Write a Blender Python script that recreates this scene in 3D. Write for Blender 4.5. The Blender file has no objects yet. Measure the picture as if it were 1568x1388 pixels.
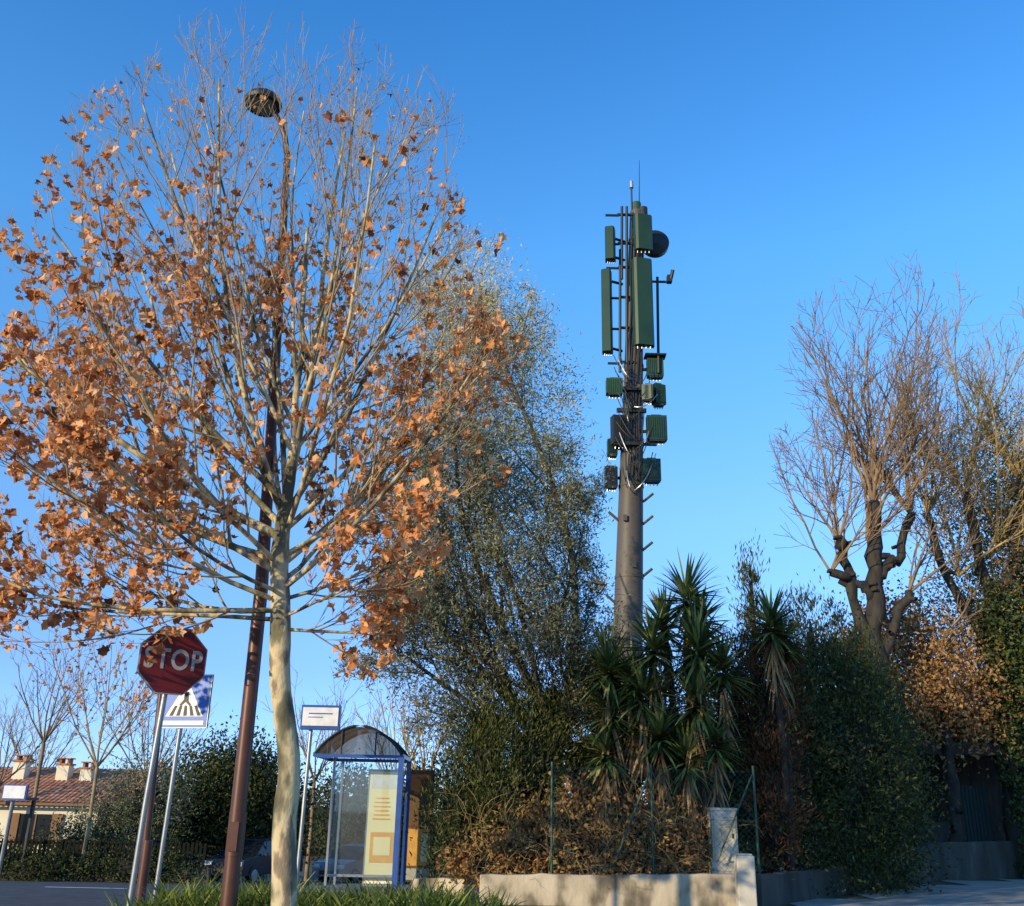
import bpy, bmesh, math, random
import numpy as np
from mathutils import Matrix, Vector, noise
random.seed(5); rng=np.random.default_rng(11)
C=bpy.context.scene.collection
# ---------------------------------------------------------------- helpers
def nrm(v):
    v=np.asarray(v,float); return v/(np.linalg.norm(v,axis=-1,keepdims=True)+1e-9)
def empty(name,loc=(0,0,0)):
    o=bpy.data.objects.new(name,None); C.objects.link(o); o.location=loc; o.empty_display_size=.3
    bpy.context.view_layer.update(); return o
def link(o,parent=None):
    C.objects.link(o)
    if parent is not None:
        o.parent=parent; o.matrix_parent_inverse=parent.matrix_world.inverted()
    return o
def mesh_np(name,V,F,mats,parent=None,rnd=None,smooth=False,midx=None):
    me=bpy.data.meshes.new(name); me.from_pydata(np.asarray(V).tolist(),[],np.asarray(F).tolist() if not isinstance(F,list) else F)
    for m in mats: me.materials.append(m)
    if rnd is not None:
        a=me.attributes.new('rnd','FLOAT','POINT'); a.data.foreach_set('value',np.asarray(rnd,np.float32))
    if midx is not None: me.polygons.foreach_set('material_index',np.asarray(midx,np.int32))
    if smooth: me.polygons.foreach_set('use_smooth',np.ones(len(me.polygons),bool))
    me.update(); return link(bpy.data.objects.new(name,me),parent)
class MB:
    def __init__(s): s.v=[];s.f=[];s.m=[]
    def add(s,vs,fs,m=0):
        o=len(s.v); s.v+= [tuple(map(float,v)) for v in vs]; s.f+=[tuple(i+o for i in f) for f in fs]; s.m+=[m]*len(fs)
    def box(s,c,d,m=0,rz=0,M=None):
        x,y,z=d[0]/2,d[1]/2,d[2]/2
        vs=[Vector((a,b,e)) for a in(-x,x) for b in(-y,y) for e in(-z,z)]
        R=M or Matrix.Rotation(rz,3,'Z'); c=Vector(c)
        s.add([R@v+c for v in vs],[(0,1,3,2),(4,6,7,5),(0,4,5,1),(2,3,7,6),(0,2,6,4),(1,5,7,3)],m)
    def tube(s,pts,rad,k=12,m=0,cap=True):
        pts=np.array(pts,float); n=len(pts)
        if np.isscalar(rad): rad=[rad]*n
        T=nrm(np.gradient(pts,axis=0)); o=len(s.v)
        ref=np.array([1,0,0.]) if abs(T[0][0])<.8 else np.array([0,1,0.])
        for i in range(n):
            u=nrm(np.cross(T[i],ref)); w=np.cross(T[i],u)
            for j in range(k):
                a=2*math.pi*j/k; s.v.append(tuple(pts[i]+rad[i]*(u*math.cos(a)+w*math.sin(a))))
        for i in range(n-1):
            for j in range(k):
                a=o+i*k+j;b=o+i*k+(j+1)%k; s.f.append((a,b,b+k,a+k)); s.m.append(m)
        if cap:
            s.f.append(tuple(o+j for j in reversed(range(k))));s.m.append(m)
            s.f.append(tuple(o+(n-1)*k+j for j in range(k)));s.m.append(m)
    def prism(s,poly,axis_o,u,v,w,th,m=0):
        o=Vector(axis_o);u=Vector(u);v=Vector(v);w=Vector(w);n=len(poly)
        A=[o+u*a+v*b for a,b in poly];B=[p+w*th for p in A]
        s.add(A+B,[tuple(reversed(range(n))),tuple(range(n,2*n))]+[(i,(i+1)%n,n+(i+1)%n,n+i) for i in range(n)],m)
    def out(s,name,mats,parent=None,smooth=False,bevel=0,smooth_quads=0):
        o=mesh_np(name,s.v,s.f,mats,parent,midx=s.m,smooth=smooth)
        if bevel:
            b=o.modifiers.new('b','BEVEL');b.width=bevel;b.segments=2;b.limit_method='ANGLE'
        if smooth_quads:
            bm=bmesh.new();bm.from_mesh(o.data);bmesh.ops.recalc_face_normals(bm,faces=bm.faces)
            for f in bm.faces: f.smooth=True
            for e in bm.edges:
                if len(e.link_faces)==2 and e.calc_face_angle(0)>math.radians(smooth_quads): e.smooth=False
            bm.to_mesh(o.data);bm.free()
        return o
# ---------------------------------------------------------------- materials
def newmat(name):
    m=bpy.data.materials.new(name);m.use_nodes=True;nt=m.node_tree;return m,nt,nt.nodes['Principled BSDF'],nt.nodes['Material Output']
def ramp(nt,stops):
    r=nt.nodes.new('ShaderNodeValToRGB');e=r.color_ramp.elements
    e.remove(e[1]);e[0].position=stops[0][0];e[0].color=(*stops[0][1],1)
    for p,c in stops[1:]:
        x=e.new(p);x.color=(*c,1)
    return r
def leafmat(name,stops,tr=.3,rough=.6):
    m,nt,b,out=newmat(name); a=nt.nodes.new('ShaderNodeAttribute');a.attribute_name='rnd'
    r=ramp(nt,stops);nt.links.new(a.outputs['Fac'],r.inputs[0]);nt.links.new(r.outputs[0],b.inputs[0]);b.inputs['Roughness'].default_value=rough
    b.inputs['Specular IOR Level'].default_value=.25
    t=nt.nodes.new('ShaderNodeBsdfTranslucent');nt.links.new(r.outputs[0],t.inputs[0])
    x=nt.nodes.new('ShaderNodeMixShader');x.inputs[0].default_value=tr
    nt.links.new(b.outputs[0],x.inputs[1]);nt.links.new(t.outputs[0],x.inputs[2]);nt.links.new(x.outputs[0],out.inputs[0]);return m
def nmat(name,stops,scale=5,rough=.8,bump=0,metal=0,stretch=(1,1,1),detail=6,spec=.4,bscale=None):
    m,nt,b,out=newmat(name);tc=nt.nodes.new('ShaderNodeTexCoord');mp=nt.nodes.new('ShaderNodeMapping');mp.inputs['Scale'].default_value=stretch
    nt.links.new(tc.outputs['Object'],mp.inputs[0]);n=nt.nodes.new('ShaderNodeTexNoise');n.inputs['Scale'].default_value=scale;n.inputs['Detail'].default_value=detail
    nt.links.new(mp.outputs[0],n.inputs['Vector']);r=ramp(nt,stops);nt.links.new(n.outputs[0],r.inputs[0]);nt.links.new(r.outputs[0],b.inputs[0])
    b.inputs['Roughness'].default_value=rough;b.inputs['Metallic'].default_value=metal;b.inputs['Specular IOR Level'].default_value=spec
    if bump:
        n2=nt.nodes.new('ShaderNodeTexNoise');n2.inputs['Scale'].default_value=bscale or scale*4;n2.inputs['Detail'].default_value=8;nt.links.new(mp.outputs[0],n2.inputs['Vector'])
        bp=nt.nodes.new('ShaderNodeBump');bp.inputs['Strength'].default_value=bump;bp.inputs['Distance'].default_value=.02
        nt.links.new(n2.outputs[0],bp.inputs['Height']);nt.links.new(bp.outputs[0],b.inputs['Normal'])
    return m
def flat(name,c,rough=.5,metal=0,var=.12,scale=8,spec=.4):
    return nmat(name,[(.3,tuple(x*(1-var) for x in c)),(.7,tuple(min(1,x*(1+var)) for x in c))],scale=scale,rough=rough,metal=metal,spec=spec)
def glass(name,tint=(.75,.85,.88),alpha=.35,dc=(.5,.55,.55),refl=.08):
    m,nt,b,out=newmat(name); t=nt.nodes.new('ShaderNodeBsdfTransparent');t.inputs[0].default_value=(*tint,1)
    g=nt.nodes.new('ShaderNodeBsdfGlossy');g.inputs['Roughness'].default_value=.03;d=nt.nodes.new('ShaderNodeBsdfDiffuse');d.inputs[0].default_value=(*dc,1)
    n=nt.nodes.new('ShaderNodeTexNoise');n.inputs['Scale'].default_value=1.5;r=ramp(nt,[(.3,(alpha*.5,)*3),(.75,(alpha*1.2,)*3)]);nt.links.new(n.outputs[0],r.inputs[0])
    x=nt.nodes.new('ShaderNodeMixShader');nt.links.new(r.outputs[0],x.inputs[0]);nt.links.new(t.outputs[0],x.inputs[1]);nt.links.new(d.outputs[0],x.inputs[2])
    y=nt.nodes.new('ShaderNodeMixShader');y.inputs[0].default_value=refl
    nt.links.new(x.outputs[0],y.inputs[1]);nt.links.new(g.outputs[0],y.inputs[2]);nt.links.new(y.outputs[0],out.inputs[0]);return m

M_plane_leaf=leafmat('plane_leaf',[(0,(.18,.06,.02)),(.2,(.4,.14,.045)),(.5,(.76,.33,.115)),(.85,(.9,.46,.19)),(1,(.9,.57,.3))],.32)
M_plane_bark=nmat('plane_bark',[(.36,(.09,.08,.045)),(.43,(.16,.14,.08)),(.48,(.3,.25,.14)),(.52,(.52,.42,.23)),(.58,(.58,.46,.26)),(.62,(.27,.2,.12)),(.7,(.14,.12,.075))],scale=3.6,rough=.85,bump=.5,stretch=(1,1,.5),bscale=30,detail=4)
M_plane_twig=nmat('plane_twig',[(.35,(.22,.16,.085)),(.65,(.44,.33,.18))],scale=3)
M_dark_bark=nmat('dark_bark',[(.35,(.018,.015,.011)),(.65,(.05,.04,.028))],scale=6,bump=.6,stretch=(1,1,.3))
M_olive_bark=nmat('olive_bark',[(.35,(.03,.026,.02)),(.65,(.08,.07,.05))],scale=6,bump=.6,stretch=(1,1,.3))
M_bare_twig=nmat('bare_twig',[(.35,(.14,.09,.05)),(.65,(.32,.21,.11))],scale=2)
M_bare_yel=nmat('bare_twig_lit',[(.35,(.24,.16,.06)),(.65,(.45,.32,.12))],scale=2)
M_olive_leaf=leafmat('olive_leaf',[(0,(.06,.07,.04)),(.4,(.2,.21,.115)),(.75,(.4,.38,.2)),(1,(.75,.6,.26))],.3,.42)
M_dkgreen=leafmat('dark_green_leaf',[(0,(.014,.02,.006)),(.5,(.045,.06,.016)),(.9,(.1,.115,.03)),(1,(.16,.16,.04))],.15)
M_conifer=leafmat('conifer_leaf',[(0,(.018,.024,.007)),(.5,(.065,.08,.02)),(1,(.18,.18,.045))],.1)
M_brown=leafmat('dry_leaf',[(0,(.05,.025,.01)),(.35,(.2,.1,.038)),(.7,(.55,.31,.11)),(.88,(.34,.22,.07)),(1,(.15,.18,.04))],.25)
M_redbrown=leafmat('dead_cypress_leaf',[(0,(.03,.015,.006)),(.6,(.15,.065,.025)),(1,(.26,.12,.045))],.1)
M_orange=leafmat('oak_autumn_leaf',[(0,(.12,.055,.02)),(.5,(.4,.22,.08)),(.85,(.6,.36,.14)),(1,(.2,.2,.05))],.3)
M_oliveb=leafmat('brown_olive_leaf',[(0,(.1,.065,.02)),(.5,(.3,.2,.06)),(1,(.52,.37,.12))],.3)
M_ivy=leafmat('ivy_leaf',[(0,(.02,.03,.01)),(.5,(.055,.08,.02)),(1,(.14,.17,.04))],.15,.5)
M_grass=leafmat('strap_leaf',[(0,(.06,.09,.015)),(.6,(.2,.24,.03)),(1,(.5,.48,.1))],.3,.4)
M_yucca=leafmat('yucca_leaf',[(0,(.035,.06,.022)),(.5,(.09,.14,.042)),(.9,(.27,.32,.09)),(1,(.48,.38,.14))],.15,.32)
M_yuccadry=leafmat('yucca_dry_leaf',[(0,(.12,.06,.02)),(1,(.52,.34,.15))],.15)
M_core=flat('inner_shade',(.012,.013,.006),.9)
M_far=leafmat('far_leaf',[(0,(.025,.035,.015)),(.6,(.06,.08,.03)),(1,(.11,.12,.045))],.2)
M_asphalt=nmat('asphalt',[(.35,(.04,.04,.042)),(.65,(.07,.068,.065))],scale=3,rough=.9,bump=.3,bscale=60)
M_pale=nmat('sunlit_asphalt',[(.35,(.28,.24,.19)),(.65,(.38,.34,.28))],scale=1.2,rough=.9,bump=.3,bscale=60)  # sunlight on the side road is put into this tan colour
M_pave=nmat('pavement_mat',[(.35,(.13,.125,.115)),(.65,(.2,.19,.17))],scale=2,rough=.9,bump=.2)
M_soil=nmat('soil',[(.35,(.05,.045,.025)),(.55,(.09,.08,.04)),(.7,(.06,.085,.025))],scale=.6,rough=.95,bump=.4)
M_wall=nmat('stained_concrete',[(.3,(.1,.085,.06)),(.4,(.22,.18,.12)),(.5,(.46,.38,.26)),(.72,(.62,.52,.37))],scale=2.6,rough=.95,bump=.7,stretch=(1,1,.6),detail=12)
M_wall2=nmat('mossy_concrete',[(.3,(.03,.03,.025)),(.6,(.075,.07,.055)),(.75,(.14,.13,.1))],scale=2,rough=.95,bump=.5,stretch=(1,1,.3),detail=10)
M_cream=nmat('cream_post',[(.3,(.42,.38,.29)),(.7,(.62,.56,.44))],scale=3,rough=.85,bump=.2)
M_white=flat('white_paint',(.72,.72,.7),.4)
M_dullwhite=nmat('shaded_white',[(.3,(.34,.34,.34)),(.7,(.5,.5,.49))],scale=14,rough=.5)  # grey puts the stop sign's shade into its white border and letters
M_red=nmat('sign_red',[(.3,(.14,.01,.012)),(.7,(.2,.014,.016))],scale=3,rough=.55)
M_blue=flat('sign_blue',(.02,.13,.55),.4)
M_fblue=flat('frame_blue',(.035,.09,.3),.35)
M_black=flat('black',(.01,.01,.01),.5)
M_galv=flat('galvanised_steel',(.3,.31,.31),.4,.6)
M_brownpole=flat('brown_painted_steel',(.1,.042,.026),.4,.2)
M_mast=nmat('mast_paint',[(.35,(.08,.066,.05)),(.65,(.11,.092,.07))],scale=.8,rough=.55,stretch=(1,1,.3))
M_antg=nmat('antenna_green',[(.3,(.014,.042,.02)),(.7,(.02,.055,.025))],scale=1.5,rough=.45)
M_antg2=nmat('antenna_light_green',[(.3,(.022,.062,.028)),(.7,(.03,.08,.036))],scale=1.5,rough=.5)
M_antdk=flat('antenna_dark',(.02,.022,.02),.5)
M_cable=flat('cable',(.03,.03,.03),.6)
M_silver=flat('connector_metal',(.4,.4,.38),.35,.7)
M_fence=flat('fence_green',(.012,.07,.045),.5)
M_picket=flat('dark_picket_wood',(.012,.013,.009),.95,spec=.1)  # one even near-black green for the pickets, very matt
M_door=flat('shaded_door_paint',(.01,.03,.028),.7)  # teal darkened so the colour carries the shed's shade
M_glass=glass('shelter_glass',(.85,.92,.92),.12); M_smoke=glass('smoked_roof',(.4,.32,.25),.6,(.1,.075,.05))
M_cglass=flat('car_glass',(.015,.018,.02),.08)
M_orangep=flat('poster_orange',(.8,.4,.09),.5); M_yel=nmat('poster_yellow',[(.3,(.88,.74,.36)),(.7,(.9,.8,.5))],scale=1.5,rough=.4)
M_wood=flat('wood_panel',(.18,.09,.035),.6)
M_tile=nmat('roof_tile',[(.3,(.26,.1,.05)),(.5,(.42,.18,.09)),(.7,(.55,.28,.16))],scale=3,rough=.9,detail=8)
M_plaster=nmat('cream_plaster',[(.3,(.66,.6,.44)),(.7,(.75,.7,.52))],scale=1,rough=.9)
# ---------------------------------------------------------------- camera, world, sun
t=math.radians(20.2); r=math.radians(1.2)
F=Vector((0,math.cos(t),math.sin(t))); U0=Vector((0,-math.sin(t),math.cos(t))); R0=Vector((1,0,0))
U=U0*math.cos(r)-R0*math.sin(r); R=R0*math.cos(r)+U0*math.sin(r)
cam=bpy.data.cameras.new('camera'); co=bpy.data.objects.new('camera',cam); C.objects.link(co)
cam.sensor_width=36; cam.lens=34.37; cam.clip_end=5000; cam.clip_start=.1
Mx=Matrix((R,U,-F)).transposed().to_4x4(); Mx.translation=Vector((0,0,1.4)); co.matrix_world=Mx
bpy.context.scene.camera=co
SD=Vector((-.707,-.707,math.tan(math.radians(14.5)))).normalized()
w=bpy.data.worlds.new('World'); bpy.context.scene.world=w; w.use_nodes=True
n=w.node_tree; s=n.nodes.new('ShaderNodeTexSky'); s.sky_type='NISHITA'; s.sun_disc=False
s.sun_elevation=math.radians(14.5); s.sun_rotation=math.radians(225); s.altitude=0;s.air_density=1;s.dust_density=0;s.ozone_density=3
tc=n.nodes.new('ShaderNodeTexCoord');sx=n.nodes.new('ShaderNodeSeparateXYZ');n.links.new(tc.outputs['Generated'],sx.inputs[0])
K=2.6
rp=ramp(n,[(0,(.75/K,1.15/K,2.35/K)),(.125,(.85/K,1.1/K,1.8/K)),(.28,(1.15/K,1.55/K,1.9/K)),(.52,(1.0/K,2.0/K,2.55/K)),(.71,(.58/K,1.65/K,2.45/K)),(1,(.35/K,1.2/K,1.9/K))])
n.links.new(sx.outputs[2],rp.inputs[0])
mu=n.nodes.new('ShaderNodeVectorMath');mu.operation='MULTIPLY';n.links.new(s.outputs[0],mu.inputs[0]);n.links.new(rp.outputs[0],mu.inputs[1])
sc=n.nodes.new('ShaderNodeVectorMath');sc.operation='SCALE';sc.inputs['Scale'].default_value=K*1.45;n.links.new(mu.outputs[0],sc.inputs[0])
n.links.new(sc.outputs[0],n.nodes['Background'].inputs[0]); n.nodes['Background'].inputs[1].default_value=0.1
sun=bpy.data.lights.new('sun','SUN'); sun.energy=5; sun.angle=math.radians(.5); sun.color=(1,.82,.52)
so=bpy.data.objects.new('sun',sun); C.objects.link(so); so.rotation_euler=SD.to_track_quat('Z','Y').to_euler(); so.location=(-30,-40,30)
bpy.context.scene.view_settings.view_transform='Standard'; bpy.context.scene.view_settings.look='None'; bpy.context.scene.view_settings.exposure=0
# ---------------------------------------------------------------- terrain
def gz(x,y):
    h=-.055*(min(max(y,18),62)-18); f=min(max((x+1)/5.,0),1); return h*(1-f)
xs=[-1500,-600,-250,-120]+list(range(-60,61))+[120,250,600,1500]
ys=[-600,-150,-60]+list(range(-20,81))+[120,250,600,2500]
V=[(x,y,gz(x,y)) for y in ys for x in xs];nx=len(xs)
Fc=[(j*nx+i,j*nx+i+1,(j+1)*nx+i+1,(j+1)*nx+i) for j in range(len(ys)-1) for i in range(nx-1)]
mesh_np('ground',V,Fc,[M_soil])
def sheet(name,pred,mat,dz,kerb=0):
    vid={};V=[];Fs=[];cells=set()
    for y in range(-20,80):
        for x in range(-60,60):
            if pred(x+.5,y+.5): cells.add((x,y))
    def vi(x,y,d):
        if (x,y,d) not in vid: vid[(x,y,d)]=len(V);V.append((x,y,gz(x,y)+d))
        return vid[(x,y,d)]
    for x,y in cells:
        Fs.append((vi(x,y,dz),vi(x+1,y,dz),vi(x+1,y+1,dz),vi(x,y+1,dz)))
        if kerb:
            for (a,b,cx,cy) in (((x,y),(x+1,y),x,y-1),((x+1,y),(x+1,y+1),x+1,y),((x+1,y+1),(x,y+1),x,y+1),((x,y+1),(x,y),x-1,y)):
                if (cx,cy) not in cells: Fs.append((vi(*b,dz),vi(*a,dz),vi(*a,-.05),vi(*b,-.05)))
    mesh_np(name,V,Fs,[mat])
sheet('road',lambda x,y:(x<-4 and 14<y<28) or (-12<x<-4 and y>=28) or (-4<=x<-1 and 29<y<34),M_asphalt,.012)
sheet('pavement',lambda x,y:-4<x<-1 and 15<y<28,M_pave,.12,1)
sheet('side_road',lambda x,y:(x>4 and y<18) or (x>5 and y<20) or (x>7 and y<23) or (x>9 and y<25)or (x>11 and y<27) or (x>13 and y<28) or (x>0 and y<16),M_pale,.012)
mb=MB()
for i in range(8):
    x0=-9-3*i;z=gz(x0,21);mb.add([(x0,21,z+.018),(x0+1.6,21,z+.018),(x0+1.6,21.12,z+.017),(x0,21.12,z+.017)],[(0,1,2,3)])
mb.out('road_marking',[M_white])
# ---------------------------------------------------------------- trees
class Tubes:
    def __init__(s): s.V=[];s.F=[];s.M=[];s.n=0
    def tube(s,pts,rad,k,m=0):
        pts=np.asarray(pts,float);n=len(pts);rad=np.asarray(rad,float)
        T=nrm(np.gradient(pts,axis=0));ref=np.array([1,0,0.]) if abs(T[0,0])<.75 else np.array([0,1,0.])
        u=nrm(np.cross(T,ref));w=np.cross(T,u);a=np.arange(k)*2*math.pi/k
        V=pts[:,None,:]+rad[:,None,None]*(u[:,None,:]*np.cos(a)[None,:,None]+w[:,None,:]*np.sin(a)[None,:,None])
        i=np.arange(n-1)[:,None]*k;j=np.arange(k)[None,:];j2=(j+1)%k
        Fq=np.stack([i+j,i+j2,i+k+j2,i+k+j],-1).reshape(-1,4)+s.n
        s.V.append(V.reshape(-1,3));s.F.append(Fq);s.M.append(np.full(len(Fq),m));s.n+=n*k
    def out(s,name,mats,parent): return mesh_np(name,np.concatenate(s.V),np.concatenate(s.F),mats,parent,midx=np.concatenate(s.M),smooth=True)
def perp_rot(d,ang,az):
    d=nrm(d);ref=np.array([0,0,1.]) if abs(d[2])<.9 else np.array([1.,0,0]);u=nrm(np.cross(d,ref));w=np.cross(d,u)
    return nrm(d*math.cos(ang)+(u*math.cos(az)+w*math.sin(az))*math.sin(ang))
def grow(T,p,d,L,r,lvl,par,tips,inside=None):
    p=np.array(p,float);d=nrm(d);ns=par['segs'][lvl];pts=[p.copy()];st=L/ns
    for i in range(ns):
        d=nrm(d+rng.normal(size=3)*par['wig'][lvl]+np.array([0,0,1.])*par['up'][lvl]/ns)
        q=p+d*st
        if inside is not None and not inside(q): break
        p=q;pts.append(p.copy())
    if len(pts)<2: return
    m=len(pts);rr=np.linspace(r,max(r*par['taper'][lvl],par['rmin']),m)
    T.tube(pts,rr,par['k'][lvl],par['mat'][lvl]);pts=np.array(pts)
    if lvl>=par['leaf']: tips.append(pts)
    if lvl<par['max']:
        nc=par['n'][lvl];az=rng.uniform(0,6.28)
        for c in range(nc):
            tt=par['t0'][lvl]+(1-par['t0'][lvl])*(c+rng.uniform(0,1))/nc;f=tt*(m-1);i=min(int(f),m-2)
            pos=pts[i]+(pts[i+1]-pts[i])*(f-i);dd=nrm(pts[i+1]-pts[i]);az+=2.4+rng.uniform(-.4,.4)
            cd=perp_rot(dd,par['ang'][lvl]*rng.uniform(.7,1.25),az)
            grow(T,pos,cd,L*par['ratio'][lvl]*rng.uniform(.65,1.25)*(1-.35*tt),max(np.interp(f,range(m),rr)*par['rr'],par['rmin']),lvl+1,par,tips,inside)
def env(tab,cy,dy=1.0,jit=.35,seed=0):
    z=[a[0] for a in tab];lo=[a[1] for a in tab];hi=[a[2] for a in tab]
    def f(q):
        if q[2]<z[0] or q[2]>z[-1]: return False
        a=np.interp(q[2],z,lo);b=np.interp(q[2],z,hi);cx=(a+b)/2;h=(b-a)/2
        g=noise.noise(Vector(q)*.9+Vector((seed,0,0)))*jit
        return ((q[0]-cx)/(h+.05))**2+((q[1]-cy)/(h*dy+.05))**2<(1+g)**2
    return f
def leaf_quads(c,d,L,W,fold=.25):
    N=len(c);d=nrm(d);s_=nrm(np.cross(d,rng.normal(size=(N,3))));nn=np.cross(d,s_)
    L=np.broadcast_to(L,(N,))[:,None];W=np.broadcast_to(W,(N,))[:,None]
    V=np.stack([c-d*L*.5,c+s_*W*.5+nn*W*fold,c+d*L*.5,c-s_*W*.5+nn*W*fold],1)
    return V.reshape(-1,3),np.arange(N*4).reshape(N,4)
def blade_strips(base,d,L,W,droop,nseg=4):
    N=len(base);d=nrm(d);s_=nrm(np.cross(d,np.array([0,0,1.])+rng.normal(size=(N,3))*.15));V=[];p=base.copy();dd=d.copy()
    Lb=np.broadcast_to(L,(N,))[:,None];Wb=np.broadcast_to(W,(N,))[:,None];dr=np.broadcast_to(droop,(N,))[:,None]
    for i in range(nseg+1):
        tt=i/nseg;ww=Wb*.5*(1-tt**2.2)+.002
        V+= [p-s_*ww,p+s_*ww]; dd=nrm(dd-np.array([0,0,1.])*dr/nseg*(.4+tt));p=p+dd*Lb/nseg
    V=np.stack(V,1);k=2*(nseg+1);Fq=[]
    for i in range(nseg):
        b=np.arange(N)*k+2*i;Fq.append(np.stack([b,b+1,b+3,b+2],1))
    return V.reshape(-1,3),np.concatenate(Fq),k
def plane_leaves(c,size,name,parent,mat,rnd):
    ang=np.radians([270,300,335,10,32,60,90,120,148,170,205,240])
    rad=np.array([.3,.7,.5,.95,.6,.85,1.1,.85,.6,.95,.5,.7]);k=len(ang)
    N=len(c);n_=nrm(rng.normal(size=(N,3)));a=nrm(np.cross(n_,rng.normal(size=(N,3))));a=nrm(a+np.array([0,0,-.5]));n_=nrm(np.cross(a,rng.normal(size=(N,3))));b=np.cross(n_,a)
    s_=size[:,None,None]*.5
    jit=rng.uniform(.8,1.2,size=(N,k,1));curl=rng.normal(size=(N,1,1))*.6;cup=rng.uniform(-.4,.8,size=(N,1,1))
    x=(rad*np.cos(ang))[None,:,None]*jit;y=(rad*np.sin(ang))[None,:,None]*jit
    z=curl*x*y+cup*(x*x)+rng.normal(size=(N,k,1))*.15
    P=c[:,None,:]+s_*(x*b[:,None,:]+y*a[:,None,:]+z*n_[:,None,:])
    V=np.concatenate([c[:,None,:],P],1).reshape(-1,3)
    base=np.arange(N)[:,None]*(k+1);i=np.arange(k)[None,:]
    Fq=np.stack([np.broadcast_to(base,(N,k)),base+1+i,base+1+(i+1)%k],-1).reshape(-1,3)
    return mesh_np(name,V,Fq,[mat],parent,rnd=np.repeat(rnd,k+1))
# ---- plane tree
tree=empty('plane_tree',(-2.1,10.5,0));T=Tubes();tips=[]
trunk=np.array([(-2.1,10.5,-.1),(-2.14,10.5,.5),(-2.17,10.5,1.0),(-2.21,10.52,1.63),(-2.28,10.5,2.1),(-2.36,10.48,2.61),(-2.46,10.5,3.29),(-2.53,10.5,3.94),(-2.52,10.5,4.54),(-2.5,10.5,5.4),(-2.55,10.5,6.6),(-2.6,10.5,8.2)])
tz=np.linspace(0,11,56);trp=np.stack([np.interp(tz,range(12),trunk[:,q]) for q in range(3)],1);trr=np.interp(tz,range(12),[.15,.128,.122,.118,.114,.108,.112,.1,.078,.045,.03,.018])
trr=trr*(1+np.array([noise.noise(Vector((0,0,z*3.1))) for z in trp[:,2]])*.16);trp[:,0]+=np.array([noise.noise(Vector((5,0,z*1.3))) for z in trp[:,2]])*.05
T.tube(trp,trr,16,0)
ins=env([(2.75,-5.2,-1.3),(3.3,-6.4,-.9),(5,-6.8,-.35),(7,-6.7,-.0),(8.6,-6.1,-.3),(9.6,-5.3,-1.0),(10.5,-4.8,-1.6),(11.1,-4.4,-2.0)],10.5,.85,.35,3)
par=dict(segs=[7,6,4,3],wig=[.05,.05,.05,.1],up=[.5,.6,.55,.3],taper=[.35,.4,.4,.6],rmin=.003,k=[7,4,3,3],mat=[0,1,1,1],n=[9,7,3,0],t0=[.12,.15,.15,0],ang=[.6,.5,.45,.5],ratio=[.5,.52,.5,.5],rr=.5,leaf=1,max=3)
limbs=[((-2.52,10.5,4.5),(.05,.1,1),6.0,.045),((-2.52,10.5,4.45),(.45,.2,1),5.6,.04),((-2.52,10.5,4.4),(-.45,-.1,1),5.8,.042),((-2.52,10.5,4.6),(-.2,.3,1),6,.038),
((-2.5,10.5,4.2),(-1,-.1,.4),4.2,.055),((-2.53,10.5,3.95),(-1,.35,.15),4.0,.045),((-2.53,10.5,3.9),(-.6,-.8,.45),3.4,.032),((-2.5,10.5,3.9),(.75,.2,.75),4.0,.04),
((-2.5,10.5,3.6),(.9,-.3,.5),3.2,.035),((-2.5,10.5,3.7),(.2,1,.6),3.4,.03),((-2.5,10.5,4.1),(-.3,.8,.9),4.4,.035),((-2.5,10.5,4.2),(.4,-.7,.9),4.4,.032),
((-2.46,10.5,3.2),(.8,.1,-.12),2.2,.022),((-2.5,10.5,3.4),(-.9,-.2,-.12),3.4,.03),((-2.5,10.5,4.3),(-.8,.2,.8),5.2,.042),((-2.5,10.5,3.4),(-.8,.5,.0),3.6,.028),((-2.5,10.5,4.9),(.1,-.2,1),5.2,.032),((-2.5,10.5,4.3),(.8,.1,.7),4.2,.035),((-2.5,10.5,3.8),(-1,0,.55),4.6,.042),
((-2.5,10.5,3.5),(-.9,-.6,.1),3.8,.03),((-2.5,10.5,3.3),(.6,-.5,.1),2.2,.02),((-2.5,10.5,5.2),(-.5,-.3,1),4.6,.03),((-2.5,10.5,5.2),(.5,0,1),4.4,.028),((-2.53,10.5,6.0),(-.3,.2,1),4.4,.024),((-2.53,10.5,6.2),(.35,-.1,1),4,.022),((-2.5,10.5,4.6),(-.9,-.3,.75),4.8,.036),((-2.5,10.5,3.6),(-.5,-.9,.1),3,.025),((-2.5,10.5,4.4),(-.7,.0,1),5.6,.036),((-2.5,10.5,5.5),(-.6,.1,1),4.6,.026),((-2.5,10.5,3.3),(-1,.1,-.05),3.9,.026),((-2.5,10.5,3.5),(.85,.2,.25),2.8,.024),((-2.5,10.5,4.0),(.9,0,.45),3.2,.028)]
for p,d,L,r_ in limbs: grow(T,p,d,L,r_,0,par,tips,ins)
T.out('branches',[M_plane_bark,M_plane_twig],tree)
cs=[]
for pts in tips:
    m=len(pts)
    for q in range(7):
        f=rng.uniform(.2,1)*(m-1);i=min(int(f),m-2);p=pts[i]+(pts[i+1]-pts[i])*(f-i)
        pr=np.interp(p[2],[2.8,5,6.5,8.0,9.0,10.3],[1.2,1,.85,.6,.22,.04])
        if p[0]>-2: pr*=.55
        if p[0]<-4: pr*=1.3
        if noise.noise(Vector(p)*1.5)<-.06: pr*=.18
        cs.append((p,pr))
pr=np.array([c[1] for c in cs]);P_=np.array([c[0] for c in cs]);want=7600
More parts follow.
